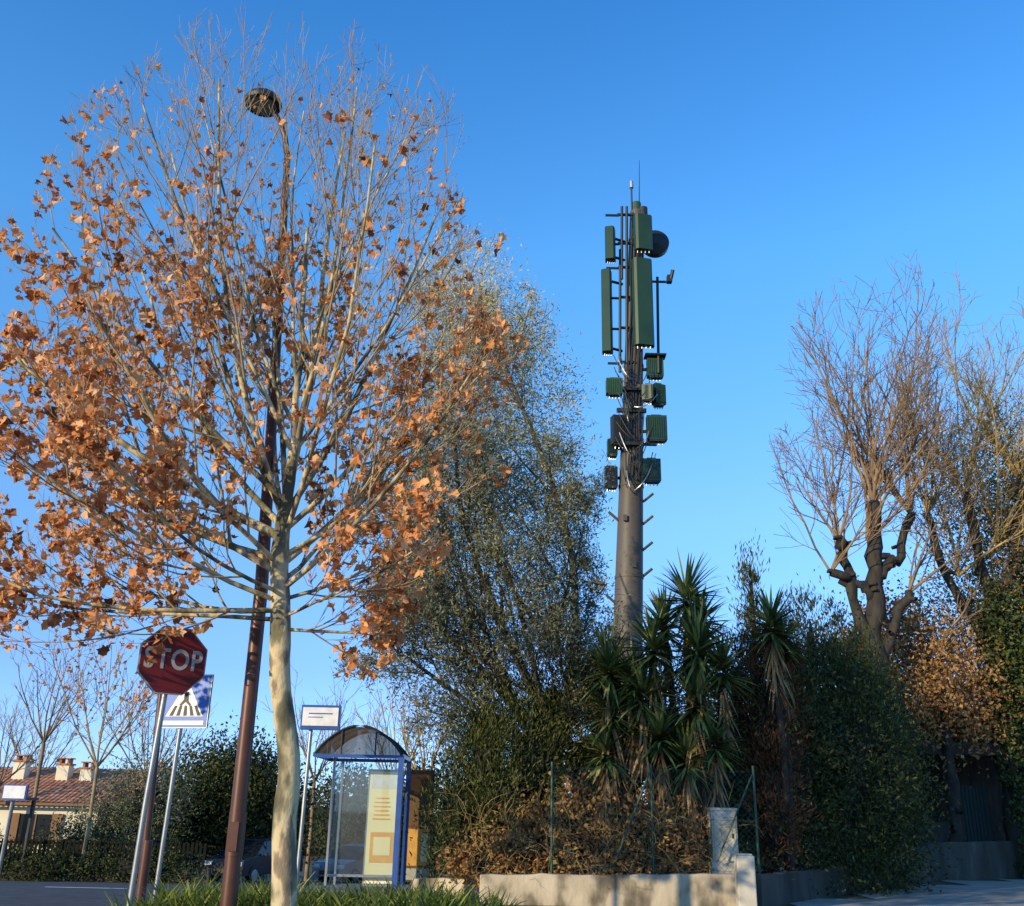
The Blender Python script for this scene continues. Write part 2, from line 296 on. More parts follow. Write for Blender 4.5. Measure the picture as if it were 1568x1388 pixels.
keep=rng.uniform(size=len(pr))<pr*want/pr.sum();c=P_[keep];c=c+rng.normal(size=c.shape)*.05-np.array([0,0,.04])
sz=rng.uniform(.08,.175,len(c))*np.interp(c[:,2],[7.5,10.5],[1,.55])
plane_leaves(c,sz,'leaves',tree,M_plane_leaf,np.clip(rng.normal(.52,.27,len(c)),0,1))
# ---- olive tree
def leafy(tips,per,L,W,jit,dirmix=.8,shade=None):
    cc=[];dd=[];rn=[]
    for pts in tips:
        m=len(pts);f=rng.uniform(0,1,per)*(m-1);i=np.minimum(f.astype(int),m-2);seg=pts[i+1]-pts[i]
        cc.append(pts[i]+seg*(f-i)[:,None]+rng.normal(size=(per,3))*jit);dd.append(nrm(seg)+rng.normal(size=(per,3))*dirmix);rn.append(np.full(per,rng.uniform(0,.4)))
    c=np.concatenate(cc);d=np.concatenate(dd);rn=np.concatenate(rn)+rng.uniform(0,.5,len(c))
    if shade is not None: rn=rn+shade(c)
    V,Fq=leaf_quads(c,d,L*rng.uniform(.7,1.3,len(c)),W*rng.uniform(.7,1.3,len(c)));return V,Fq,np.repeat(np.clip(rn,0,1),4)
def foliage(name,blobs,n,L,W,mat,bias=(0,0,.2),core=.78,sig=.16,clumps=70,parent=None,spread=.8,lo=.65,shade=None):
    top=parent or empty(name,(blobs[0][0],blobs[0][1],gz(blobs[0][0],blobs[0][1])))
    wts=np.array([b[3]*b[4]+b[4]*b[5]+b[3]*b[5] for b in blobs],float);wts/=wts.sum();cc=[];dd=[];rn=[]
    for b,wt in zip(blobs,wts):
        ce=np.array(b[:3]);ra=np.array(b[3:6]);k=max(6,int(clumps*len(blobs)*wt));u=nrm(rng.normal(size=(k,3)));f=rng.uniform(lo,1.15,k)
        cen=ce+u*ra*f[:,None];m=max(1,int(n*wt/k));cr=rng.uniform(0,.45,k)
        sg=sig*ra.min()*rng.uniform(.6,1.5,k)
        g=rng.normal(size=(k,m,3))*sg[:,None,None];cc.append((cen[:,None,:]+g).reshape(-1,3))
        dd.append(np.repeat(u*.7,m,0)+np.array(bias)+rng.normal(size=(k*m,3))*spread);rn.append(np.repeat(cr,m))
    c=np.concatenate(cc);d=np.concatenate(dd);rn=np.concatenate(rn)+rng.uniform(0,.55,len(c))
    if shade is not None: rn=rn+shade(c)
    rn=np.clip(rn,0,1);ok=c[:,2]>-2.2;c=c[ok];d=d[ok];rn=rn[ok]
    V,Fq=leaf_quads(c,d,L*rng.uniform(.6,1.4,len(c)),W*rng.uniform(.6,1.4,len(c)))
    mesh_np('foliage',V,Fq,[mat],top,rnd=np.repeat(rn,4))
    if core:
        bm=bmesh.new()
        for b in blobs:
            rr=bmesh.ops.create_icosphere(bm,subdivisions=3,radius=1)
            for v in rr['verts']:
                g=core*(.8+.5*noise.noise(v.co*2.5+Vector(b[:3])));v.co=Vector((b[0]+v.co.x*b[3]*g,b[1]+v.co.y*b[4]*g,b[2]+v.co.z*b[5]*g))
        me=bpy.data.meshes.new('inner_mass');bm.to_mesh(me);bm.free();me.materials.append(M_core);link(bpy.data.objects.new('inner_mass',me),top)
    return top
ot=empty('olive_tree',(1.0,20,0));T=Tubes();tips=[]
ins=env([(2.2,-2.2,2.1),(4,-3.0,2.1),(7,-3.2,1.95),(9.5,-3.3,1.85),(12.2,-3.2,1.05),(13.6,-2.9,.4),(15,-2.3,-.3)],20.3,.85,.3,9)
T.tube([(1.0,20,-.1),(.98,20,1.2),(.95,20,2.6)],[.26,.2,.19],10,0)
par=dict(segs=[8,6,5,4],wig=[.1,.12,.14,.15],up=[.35,.3,.1,.0],taper=[.3,.35,.4,.6],rmin=.005,k=[8,5,4,3],mat=[0,0,0,0],n=[9,8,7,0],t0=[.2,.15,.1,0],ang=[.65,.7,.7,.6],ratio=[.42,.5,.5,.5],rr=.45,leaf=2,max=3)
for p,d,L,r_ in [((.95,20,2.5),(.2,.1,1),9.5,.1),((.95,20,2.4),(-.35,.0,1),11,.11),((.95,20,2.3),(-.7,.3,1),11,.1),((.95,20,2.2),(-.9,-.4,.7),7,.07),((.95,20,2.4),(.5,-.3,1),7.5,.07),((.95,20,2.4),(-.25,-.4,1),11.5,.08),((.95,20,1.8),(-1,.2,.35),5,.06),((.95,20,1.9),(.6,.5,.6),4.5,.05),((.95,20,2),(-.4,.5,.9),9,.07),((.95,20,2.2),(-.5,-.1,1),12.5,.09),((.6,20,5),(-.5,.2,1),9,.05),((.9,20,4.5),(.15,0,1),7,.05)]:
    grow(T,p,d,L,r_,0,par,tips,ins)
T.out('branches',[M_olive_bark],ot)
shd=lambda c:np.interp(c[:,2],[3,8,11,14],[-.12,.04,.25,.6])  # sunlit golden top and dimmer lower crown put into leaf colour by height
per=max(3,int(66000/len(tips)))
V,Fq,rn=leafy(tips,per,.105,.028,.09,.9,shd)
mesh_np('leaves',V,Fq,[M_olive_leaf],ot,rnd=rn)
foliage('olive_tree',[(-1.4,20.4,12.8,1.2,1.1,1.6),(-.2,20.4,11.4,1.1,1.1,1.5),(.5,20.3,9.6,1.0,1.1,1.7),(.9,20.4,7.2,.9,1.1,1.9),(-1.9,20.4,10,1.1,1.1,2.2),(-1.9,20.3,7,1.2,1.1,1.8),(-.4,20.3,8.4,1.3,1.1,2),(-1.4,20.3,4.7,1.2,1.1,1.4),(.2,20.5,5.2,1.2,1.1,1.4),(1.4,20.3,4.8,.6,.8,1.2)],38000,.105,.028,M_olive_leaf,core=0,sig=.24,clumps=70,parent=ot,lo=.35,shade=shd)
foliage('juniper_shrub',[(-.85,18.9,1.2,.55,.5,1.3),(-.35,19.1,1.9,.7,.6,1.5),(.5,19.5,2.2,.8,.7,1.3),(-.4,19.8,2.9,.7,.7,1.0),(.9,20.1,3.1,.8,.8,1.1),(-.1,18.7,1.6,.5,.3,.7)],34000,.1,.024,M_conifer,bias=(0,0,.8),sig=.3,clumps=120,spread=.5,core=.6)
foliage('vine_shrub',[(.5,18.5,.85,.7,.4,.65),(1.3,18.5,1.0,.8,.4,.8),(2.3,18.5,.9,.8,.4,.7),(3.1,18.5,.95,.6,.4,.7),(-.3,18.3,.6,.6,.3,.35)],12500,.1,.06,M_brown,core=.5,sig=.4,clumps=80)
T=Tubes()
for i in range(420):
    p=np.array([rng.uniform(-.7,3.8),rng.uniform(17.95,18.5),rng.uniform(.2,1.3)]);q=[p];d=nrm(rng.normal(size=3)+np.array([0,-.2,.6]))
    for j in range(6): d=nrm(d+rng.normal(size=3)*.35-np.array([0,0,.12]));q.append(q[-1]+d*.16)
    T.tube(q,np.linspace(.006,.0025,7),3)
T.out('twigs',[M_bare_yel],bpy.data.objects['vine_shrub'])
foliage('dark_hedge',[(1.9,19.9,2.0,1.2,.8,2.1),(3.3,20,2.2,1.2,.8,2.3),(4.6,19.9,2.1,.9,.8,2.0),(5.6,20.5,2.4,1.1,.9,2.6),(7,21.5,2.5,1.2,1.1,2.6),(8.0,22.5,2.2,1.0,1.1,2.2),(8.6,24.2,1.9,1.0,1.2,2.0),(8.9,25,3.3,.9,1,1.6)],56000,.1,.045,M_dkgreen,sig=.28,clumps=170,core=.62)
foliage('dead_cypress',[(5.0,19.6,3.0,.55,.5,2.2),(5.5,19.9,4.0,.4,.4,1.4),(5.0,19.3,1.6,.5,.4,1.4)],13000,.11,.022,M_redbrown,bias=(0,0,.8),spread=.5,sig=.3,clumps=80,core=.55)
for (x,y,zt,rx) in [(5.35,21.5,7.3,.26),(6.2,21.3,5.7,.45),(6.75,22,6.3,.45),(7.4,22.3,6.0,.5),(7.2,21.5,5.0,.5),(8.1,22.8,5.5,.5),(8.7,24,5.6,.5),(4.7,20.5,5.0,.4),(9.2,25,5.3,.5)]:
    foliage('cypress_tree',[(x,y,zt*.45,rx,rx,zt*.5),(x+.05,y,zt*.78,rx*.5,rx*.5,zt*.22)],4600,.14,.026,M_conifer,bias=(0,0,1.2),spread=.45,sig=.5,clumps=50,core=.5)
# ---- yuccas
def yucca(name,x,y,heads,zb=0.0):
    top=empty(name,(x,y,zb));mb=MB();Vs=[];Fs=[];Rn=[];off=0;Vd=[];Fd=[];offd=0
    for (hx,hy,hz,R_) in heads:
        mb.tube([(x,y,zb),((x+hx)/2+.05,(y+hy)/2,zb+(hz-zb)*.5),(hx,hy,hz)],[.09,.07,.06],8)
        N=150;th=rng.uniform(0,6.28,N);el=np.arcsin(rng.uniform(-.6,1,N));d=np.stack([np.cos(el)*np.cos(th),np.cos(el)*np.sin(th),np.sin(el)],1)
        base=np.array([hx,hy,hz])+d*.05+np.stack([0*th,0*th,el*.15],1)
        V,Fq,k=blade_strips(base,d,R_*rng.uniform(.75,1.12,N),.068,rng.uniform(.1,.7,N),4);Vs.append(V);Fs.append(Fq+off);off+=len(V);Rn.append(np.repeat(rng.uniform(0,1,N),k))
        N=70;th=rng.uniform(0,6.28,N);d=np.stack([np.cos(th)*.5,np.sin(th)*.5,-.8+0*th],1);base=np.stack([hx+0*th,hy+0*th,hz-.1-rng.uniform(0,1.0,N)],1)
        V,Fq,k=blade_strips(base,d,R_*rng.uniform(.6,1.1,N),.045,.6,3);Vd.append(V);Fd.append(Fq+offd);offd+=len(V)
    mb.out('stems',[M_dark_bark],top,smooth=True)
    mesh_np('leaves',np.concatenate(Vs),np.concatenate(Fs),[M_yucca],top,rnd=np.concatenate(Rn))
    Vd=np.concatenate(Vd);mesh_np('dry_leaves',Vd,np.concatenate(Fd),[M_yuccadry],top,rnd=np.repeat(rng.uniform(0,1,len(Vd)//8),8))
yucca('yucca_plant',3.3,18.9,[(3.49,19,5.35,.8),(3.05,19.1,4.8,.7),(3.75,19,4.9,.6)])
yucca('yucca_plant',2.7,18.7,[(2.74,18.6,4.3,.8),(2.5,18.5,3.4,.7),(2.8,18.4,2.7,.6)])
yucca('yucca_plant',3.6,18.5,[(3.55,18.4,4.25,.85),(3.45,18.4,3.3,.8),(3.25,18.4,2.3,.65),(3.75,18.3,2.6,.6),(4.0,18.5,3.9,.65)])
yucca('yucca_plant',1.9,18.8,[(1.9,18.6,3.9,.8),(1.95,18.6,3.1,.75),(2.35,18.7,3.7,.7),(1.8,18.5,2.4,.6)])
yucca('yucca_plant',5.2,19.3,[(5.15,19.1,4.85,.72),(5.45,19.6,4.6,.6)])
# ---- pollarded bare trees on the right
def pollard(name,x,y,stems,shoots,insd,mat=M_bare_twig,up=.35,Ls=(3.5,6.5)):
    top=empty(name,(x,y,gz(x,y)));T=Tubes();tips=[]
    for pts,rad in stems:
        pp=[];n_=len(pts)
        for i in range(n_-1):
            for q in range(5): pp.append(np.array(pts[i])+(np.array(pts[i+1])-np.array(pts[i]))*q/5)
        pp.append(np.array(pts[-1]));pp=np.array(pp);pp[1:-1]+=rng.normal(size=pp[1:-1].shape)*.05
        rr=np.interp(np.linspace(0,1,len(pp)),np.linspace(0,1,len(rad)),rad)*rng.uniform(.85,1.2,len(pp));rr[-1]*=1.25;T.tube(pp,rr,9,0)
        e=pp[-1];T.tube([e,e+np.array([0,0,.08]),e+np.array([0,0,.1])],[rr[-1],rr[-1]*.7,.01],9,0)
        for b in range(4):
            k_=rng.integers(2,len(pp)-1);dd=nrm(rng.normal(size=3)*np.array([1,1,.4])+np.array([0,0,.4]));T.tube([pp[k_],pp[k_]+dd*rr[k_]*2.2],[rr[k_]*.55,rr[k_]*.4],7,0)
    par=dict(segs=[9,6,4],wig=[.12,.14,.15],up=[up,.25,.2],taper=[.25,.35,.6],rmin=.0075,k=[5,4,3],mat=[1,1,1],n=[9,5,0],t0=[.12,.2,0],ang=[.6,.6,.5],ratio=[.4,.5,.5],rr=.5,leaf=1,max=2)
    for (hx,hy,hz,k,spr) in shoots:
        for i in range(k):
            d=(rng.normal()*spr,rng.normal()*spr*.8,1);grow(T,(hx,hy,hz),d,rng.uniform(*Ls),rng.uniform(.028,.06),0,par,tips,insd)
    T.out('branches',[M_dark_bark,mat],top);return top,tips
ins=env([(7,7.4,12.5),(9.8,7.6,13.5),(12,7.8,13.6),(14.4,7.8,13.5),(16.5,8.9,13.2),(18.2,10.0,12.8)],27,.8,.3,2)
pollard('bare_tree',10,27,[([(9.9,27,-.1),(10.1,27,3),(10.1,27,6.1),(10.35,27,8),(10.5,27,10.0)],[.34,.3,.26,.22,.16]),([(10.1,27,5.6),(9.6,26.9,7.2),(9.45,26.9,8.6),(9.35,26.9,8.9)],[.18,.15,.15,.13]),([(10.3,27,7.9),(10.9,27,8.3),(11.6,27.1,9.7)],[.15,.13,.12]),([(10.2,27,7.2),(9.8,26.8,7.6),(9.0,26.8,7.9)],[.13,.12,.11]),([(10.1,27,5.2),(10.7,27,6.4),(11.2,27,7.4)],[.14,.13,.11])],
 [(10.5,27,10,12,.34),(9.35,26.9,8.9,7,.42),(11.6,27.1,9.7,9,.36),(10.2,27,8.9,4,.5),(9.0,26.8,7.9,4,.6),(11.2,27,7.4,4,.6)],ins,Ls=(4.5,8.2))
ins2=env([(5,12,19),(9.8,12.2,19),(12,12.0,19.5),(14.4,12.2,20),(16.5,12.8,20),(18.8,14.0,20)],29,.8,.3,5)
pollard('bare_tree',14.5,29,[([(14.3,29,-.1),(14.2,29,4),(14.4,29,8),(14.2,29,11.0)],[.3,.24,.18,.13]),([(14.3,29,7),(15.5,29,9),(16,29,11.5)],[.18,.15,.12]),([(14.3,29,6),(13.2,29,8.5),(12.9,29,10.3)],[.16,.13,.1])],
 [(14.2,29,11,10,.45),(16,29,11.5,11,.45),(12.9,29,10.3,9,.4),(15,29,9.5,7,.7),(13.6,29,8.4,6,.7)],ins2,M_bare_yel,Ls=(3.5,7.5))
pollard('autumn_oak_tree',12.3,28.6,[([(12.3,28.6,-.1),(12.4,28.6,3),(12.2,28.6,5.8)],[.2,.15,.1])],[(12.2,28.6,5.5,6,.7),(12.4,28.6,4.0,5,.8)],None,M_bare_twig,Ls=(1.5,3))
foliage('autumn_oak_foliage',[(11.3,28.5,5.0,1.1,1,1.4),(12.6,28.5,5.2,1.2,1,1.6),(13.4,28.8,4.4,1.0,.8,.9),(10.6,29,6.0,1.0,.8,1.3),(11.8,29.2,6.6,1.1,.8,1.2),(9.6,28.5,5.6,.7,.6,1.2),(10.9,28.3,4.1,.8,.5,.8)],17000,.13,.08,M_orange,core=0,sig=.42,clumps=60,lo=.2)
foliage('brushwood_foliage',[(16,30,9.2,1.8,1.2,2.2),(14.6,30,7.6,1.6,1.2,1.8),(16.8,30,12.2,1.5,1,2.0),(15.4,30.5,6.0,1.8,1,1.6),(15.2,30,11,1.5,1,1.8)],30000,.13,.05,M_oliveb,core=0,sig=.42,clumps=110,lo=.2)
foliage('ivy_mass',[(15.3,28.9,5.4,1.2,.9,1.6),(14.5,28.7,6.2,.6,.6,1.7),(16.6,28.9,7.5,1.2,.9,2.0),(16.4,28.6,4.6,1.2,.8,1.2),(14.2,28.6,4.6,.5,.5,1.0),(14.2,28.7,2.4,.3,.3,2.2),(12.4,29.3,3.9,1.6,.5,.55),(15.0,29.0,3.8,1.6,.5,.55),(10.7,28.4,2.2,.5,.4,1.9)],32000,.13,.1,M_ivy,sig=.28,clumps=120,core=.6)
foliage('background_thicket',[(11,35,3,2.5,1,3),(15,35.5,3,2.8,1,3),(19,35,3.5,2.5,1,3.5)],9000,.2,.12,M_dkgreen,sig=.25,clumps=90,core=.75)
# ---------------------------------------------------------------- cell tower
tw=empty('cell_tower',(3.2,28,0));mb=MB()
def ax(z): return 3.15+(z)*.0432
mb.tube([(ax(z),28,z) for z in (-.1,7,11,15,20.4)],[.46,.42,.36,.29,.24],28,0)
for z in (7.9,10.7,12.9,14.7,17,19.3): mb.tube([(ax(z),28,z-.04),(ax(z),28,z+.04)],np.interp(z,[7,11,15,20.4],[.42,.36,.29,.24])+.02,28,0)
for z,sx_ in [(9.6,-1),(9.5,1),(7.9,1),(7.1,-1),(8.7,1),(10.2,1)]:
    x=ax(z)+sx_*.36; mb.tube([(x,27.9,z),(x+sx_*.3,27.85,z+.25)],.045,6,0)
for z,sx_ in [(9.6,-.2),(8.2,.1),(11.6,0),(13.8,.1)]: mb.box((ax(z)+sx_,27.6,z),(.1,.1,.18),0)
mb.out('mast_pole',[M_mast],tw,smooth_quads=35)
mb=MB()
def panel(x,z0,z1,w_,y,m,d=.22,rz=0):
    P=[(-w_/2,0),(-w_/2*.92,-d*.7),(-w_/2*.7,-d),(w_/2*.7,-d),(w_/2*.92,-d*.7),(w_/2,0)]
    cz,sz_=math.cos(rz),math.sin(rz)
    mb.prism([(a,b) for a,b in P],(x,y,z0),(cz,sz_,0),(-sz_,cz,0),(0,0,1),z1-z0,m)
    for zz in (z0+.25,z1-.25): mb.tube([(x,y,zz),(x+(ax(zz)-x)*.55,y+(28-y)*.6,zz)],.045,8,2)
    for q in range(4): mb.tube([(x-w_*.3+q*w_*.2,y-.1,z0),(x-w_*.3+q*w_*.2,y-.1,z0-.1)],.022,6,3)
panel(4.03,15.08,18.16,.66,27.4,0,.22,.2)
panel(4.1,18.5,19.8,.62,27.4,0,.22,.2)
panel(2.93,14.9,17.8,.34,27.6,0,.3,-.2)
panel(3.07,18.2,19.4,.34,27.6,0,.3,-.2)
def rru(x,z,w_,h,y,m,rz=0):
    mb.box((x,y,z),(w_,.28,h),m,rz)
    for q in range(9): mb.box((x-w_/2+w_*(q+.5)/9,y-.15,z),(.01,.03,h*.86),m,rz)
    mb.box((x,y,z+h/2+.03),(w_*.5,.1,.05),2); mb.box((x,y-.02,z-h/2-.03),(w_*.8,.22,.06),2)
    for q in range(4): mb.tube([(x-w_*.3+q*w_*.2,y,z-h/2-.05),(x-w_*.3+q*w_*.2,y,z-h/2-.14)],.018,6,3)
    mb.box(((x+ax(z))/2,(y+28)/2,z),(abs(x-ax(z)),.08,.08),2)
rru(3.1,13.75,.5,.5,27.5,1);rru(3.28,12.35,.55,.9,27.6,2,.3);rru(4.36,12.4,.6,.78,27.5,0);rru(4.48,13.6,.38,.66,27.7,0,.5)
rru(4.17,11.05,.52,.68,27.5,0);rru(3.0,10.95,.38,.62,27.9,2);rru(4.42,14.55,.5,.6,27.8,1);rru(4.12,13.55,.3,.5,27.45,0,-.4);rru(3.05,11.9,.3,.5,27.9,0)
mb.box((4.42,27.7,14.92),(.66,.4,.05),2);mb.box((3.62,27.55,13.0),(.9,.12,.12),2);mb.box((3.7,27.5,11.9),(1.3,.1,.1),2);mb.box((3.6,27.5,13.7),(1.5,.1,.1),2)
mb.tube([(4.62,28.3,19.3),(4.62,28.05,19.3)],[.46,.46],24,2); mb.tube([(4.62,28.05,19.3),(4.62,27.9,19.3)],[.46,.15],24,2)
for x,z0,z1 in [(3.5,13.6,20.35),(3.3,14.3,18.7),(3.42,17.6,20.35),(4.5,14.3,17.7)]: mb.tube([(x,27.6,z0),(x+(z1-z0)*.02,27.6,z1)],.045,8,2)
for z in (14.7,15.9,17.0,18.1,19.0,20.1): mb.box(((3.35+ax(z))/2,27.7,z),(ax(z)-3.3,.07,.07),2); mb.box((3.15,27.6,z-.1),(.45,.06,.06),2)
mb.box((4.6,27.8,17.65),(.9,.06,.06),2);mb.box((4.98,27.75,17.72),(.16,.2,.24),2);mb.tube([(5.02,27.7,17.7),(5.08,27.6,17.98)],.06,8,2)
mb.tube([(4.0,28,20.4),(4.0,28,20.75)],.17,14,1);mb.tube([(4.22,27.9,20.0),(4.22,27.9,20.5)],.15,14,2)
mb.tube([(3.84,27.9,20.2),(3.85,27.9,21.5)],.035,6,2);mb.tube([(3.85,27.9,21.3),(3.85,27.9,21.55)],.07,8,3)
mb.tube([(4.1,28,20.3),(4.16,28,22.5)],[.025,.01],6,2)
for i in range(34):
    z0=rng.uniform(11,15);sd=rng.choice([-1,1]);x0=ax(z0)+sd*rng.uniform(.2,.7);x1=ax(z0)+rng.uniform(-.2,.2);dz=rng.uniform(.4,1.2)
    pts=[]
    for q in range(9):
        t_=q/8;pts.append((x0+(x1-x0)*t_,27.45-.15*math.sin(3.14*t_),z0-dz*t_-.25*math.sin(3.14*t_)))
    mb.tube(pts,.015,5,3 if i%5==0 else 4)
for i in range(5):
    x0=-.2+i*.09; mb.tube([(ax(z)+x0+.03*math.sin(z*2+i),27.55+.02*z/10,z) for z in np.linspace(10.8,19.5,16)],.022,5,4)
mb.out('antennas_and_equipment',[M_antg,M_antg2,M_antdk,M_silver,M_cable],tw)
# ---------------------------------------------------------------- street lamp
sl=empty('street_lamp',(-2.93,11.5,0));mb=MB()
mb.tube([(-2.92,11.5,-.1),(-2.93,11.5,.4),(-2.95,11.5,3.86),(-3.12,11.5,7.5),(-3.25,11.5,10.0),(-3.32,11.5,10.35),(-3.42,11.45,10.6),(-3.5,11.4,10.72)],[.095,.09,.08,.058,.045,.04,.035,.03],16,0)
mb.tube([(-2.93,11.5,.9),(-2.93,11.5,1.35)],.096,16,0);mb.box((-2.93,11.4,1.1),(.09,.02,.3),0)
mb.tube([(-3.64,11.35,10.75),(-3.64,11.35,10.80),(-3.64,11.35,10.88),(-3.64,11.35,10.95)],[.25,.265,.22,.08],32,1)
mb.tube([(-3.64,11.35,10.735),(-3.64,11.35,10.75)],[.19,.19],32,2)
mb.out('lamp_post_and_head',[M_brownpole,M_antdk,M_galv],sl,smooth_quads=35)
# ---------------------------------------------------------------- signs
def octo(R_): return [(R_*math.cos(math.radians(22.5+45*i)),R_*math.sin(math.radians(22.5+45*i))) for i in range(8)]
ss=empty('stop_sign',(-4.03,11.55,0));mb=MB();a=math.radians(33);u=Vector((math.cos(a),math.sin(a),0)).normalized();v=Vector((0,0,1));nn=Vector((math.sin(a),-math.cos(a),0))
o=Vector((-3.88,11.5,2.98));R8=.415
mb.prism(octo(R8),o,u,v,-nn,.03,3);mb.prism(octo(R8),o+nn*.002,u,v,nn,.004,1);mb.prism(octo(R8*.96),o+nn*.008,u,v,nn,.003,0)
mb.tube([(-4.03,11.6,-.1),(-4.0,11.6,1.4),(-3.93,11.6,3.25)],.032,12,2);mb.box(o-nn*.05+Vector((0,0,.15)),(.3,.04,.03),2,a);mb.box(o-nn*.05-Vector((0,0,.15)),(.3,.04,.03),2,a)
mb.out('plate_and_post',[M_red,M_dullwhite,M_galv,M_galv],ss,smooth_quads=35)
cu=bpy.data.curves.new('stop_lettering','FONT');cu.body='STOP';cu.size=.29;cu.align_x='CENTER';cu.align_y='CENTER';cu.offset=.006;cu.extrude=.001;cu.space_character=1.1;cu.materials.append(M_dullwhite)
to=bpy.data.objects.new('lettering',cu);Mt=Matrix((u*.9,v*1.12,nn)).transposed().to_4x4();Mt.translation=o+nn*.014;link(to,ss);to.matrix_parent_inverse=Matrix();to.matrix_basis=ss.matrix_world.inverted()@Mt
ps=empty('pedestrian_crossing_sign',(-4.4,13.5,0));mb=MB();a=math.radians(-14);u=Vector((math.cos(a),math.sin(a),0));nn=Vector((math.sin(a),-math.cos(a),0));v=Vector((.0,0,1));o=Vector((-4.3,13.5,2.72))
sq=lambda h:[(-h,-h),(h,-h),(h,h),(-h,h)]
mb.prism(sq(.35),o,u,v,-nn,.025,3);mb.prism(sq(.35),o+nn*.002,u,v,nn,.003,1);mb.prism(sq(.335),o+nn*.007,u,v,nn,.003,0)
mb.prism([(-.28,-.2),(.28,-.2),(0,.27)],o+nn*.012,u,v,nn,.003,1)
mb.prism([(-.3,-.31),(.3,-.31),(.3,-.255),(-.3,-.255)],o+nn*.012,u,v,nn,.003,1)
for i in range(5):
    x=-.2+i*.095;mb.prism([(x*1.1,-.19),(x*1.1+.05,-.19),(x*.75+.035,-.06),(x*.75,-.06)],o+nn*.017,u,v,nn,.003,4)
mb.prism([(.0,.13),(.03,.16),(.0,.19),(-.03,.16)],o+nn*.017,u,v,nn,.003,4);mb.prism([(-.03,.12),(.03,.12),(.04,.0),(.09,-.05),(.06,-.06),(0,-.01),(-.06,-.06),(-.09,-.05),(-.03,.02)],o+nn*.017,u,v,nn,.003,4)
mb.tube([(-4.4,13.56,-.1),(-4.34,13.56,3.0)],.03,12,2)
mb.out('plate_and_post',[M_blue,M_white,M_galv,M_galv,M_black],ps,smooth_quads=35)
sp=empty('brown_post',(-5.4,16,0));mb=MB();mb.tube([(-5.4,16,-.1),(-5.45,16,1.5),(-5.52,16,3.4)],.06,12,0);mb.tube([(-5.4,16,-.02),(-5.4,16,.9)],.075,12,0);mb.tube([(-5.52,16,3.4),(-5.52,16,3.46)],[.065,.02],12,0);mb.out('post',[M_brownpole],sp,smooth_quads=35)
# ---------------------------------------------------------------- bus stop sign
bs=empty('bus_stop_sign',(-3.28,17,0));mb=MB()
mb.box((-3.12,17,2.84),(.66,.1,.4),0);mb.box((-3.12,16.945,2.85),(.6,.02,.3),1);mb.box((-3.12,16.932,2.9),(.4,.006,.02),2);mb.box((-3.2,16.932,2.84),(.25,.006,.014),2)
mb.tube([(-3.3,17.05,0),(-3.28,17.05,2.7)],.032,12,3);mb.out('flag_and_pole',[M_fblue,M_white,M_blue,M_galv],bs,bevel=.01)
# ---------------------------------------------------------------- bus shelter
sh=empty('bus_shelter',(-2.6,18.9,.12));mb=MB();Y0,Y1=18.0,19.5;XL,XR=-3.36,-1.83
arc=[]
for i in range(17):
    f=i/16;arc.append((XL+(XR-XL)*f,2.3+.48*math.sin(math.pi*f)**.8))
mbr=MB()
for i in range(16):
    (x0,z0),(x1,z1)=arc[i],arc[i+1];mbr.add([(x0,Y0,z0),(x1,Y0,z1),(x1,Y1,z1),(x0,Y1,z0)],[(0,3,2,1)],0)
mbr.add([(x,Y0+.02,z) for x,z in arc],[tuple(range(17))],0)
mbr.out('roof_panels',[M_smoke],sh)
for y in (Y0,Y0+.75,Y1): mb.tube([(x,y,z+.02) for x,z in arc],.022,8,7)
for x in (-2.9,-2.3): mb.tube([(x,Y0,2.3),(x,Y0,2.3+.48*math.sin(math.pi*(x-XL)/(XR-XL))**.8)],.015,6,7)
for x in (XL,XR): mb.box((x,(Y0+Y1)/2,2.3),(.06,Y1-Y0,.07),0)
for y in (Y0,Y1): mb.box(((XL+XR)/2,y,2.28),(XR-XL,.05,.06),0)
for x,y in ((XR,Y0),(XR,Y1)): mb.box((x,y,1.2),(.09,.09,2.2),0)
for x,y in ((-3.08,Y0+.5),(-3.08,Y1)): mb.box((x,y,1.2),(.04,.04,2.2),3)
mb.box((-2.47,Y0+.5,.32),(1.2,.04,.04),3)
mb.box((-2.16,18.75,1.12),(.62,.13,1.95),3);mb.box((-2.16,18.665,1.12),(.56,.02,1.86),4);mb.box((-2.16,18.65,.78),(.42,.006,.5),5);mb.box((-2.16,18.65,1.88),(.5,.006,.22),2)
for q in range(6): mb.box((-2.2,18.645,1.25+q*.07),(.3-.03*(q%3),.004,.02),5)
mb.box((-2.16,18.643,.8),(.3,.004,.3),4)
mb.out('frame_and_posters',[M_fblue,M_smoke,M_white,M_galv,M_yel,M_orangep,M_wood,M_antdk],sh)
mb=MB();mb.add([(-3.07,Y0+.5,.33),(-1.9,Y0+.5,.33),(-1.9,Y0+.5,2.18),(-3.07,Y0+.5,2.18)],[(0,1,2,3)]);mb.add([(-3.08,18.53,.33),(-3.08,19.48,.33),(-3.08,19.48,2.18),(-3.08,18.53,2.18)],[(0,1,2,3)]);mb.out('glass_panes',[M_glass],sh)
ip=empty('information_panel',(-1.6,20,.1));mb=MB();mb.box((-1.62,20.05,1.15),(.5,.1,2.0),0);mb.box((-1.62,19.99,1.6),(.44,.02,.95),1);mb.box((-1.62,19.99,.75),(.44,.02,.65),2);mb.box((-1.5,19.975,.75),(.12,.01,.5),3);mb.box((-1.62,19.99,.28),(.46,.02,.2),4);mb.out('board',[M_wood,M_wood,M_orangep,M_yel,M_cream],ip,bevel=.01)
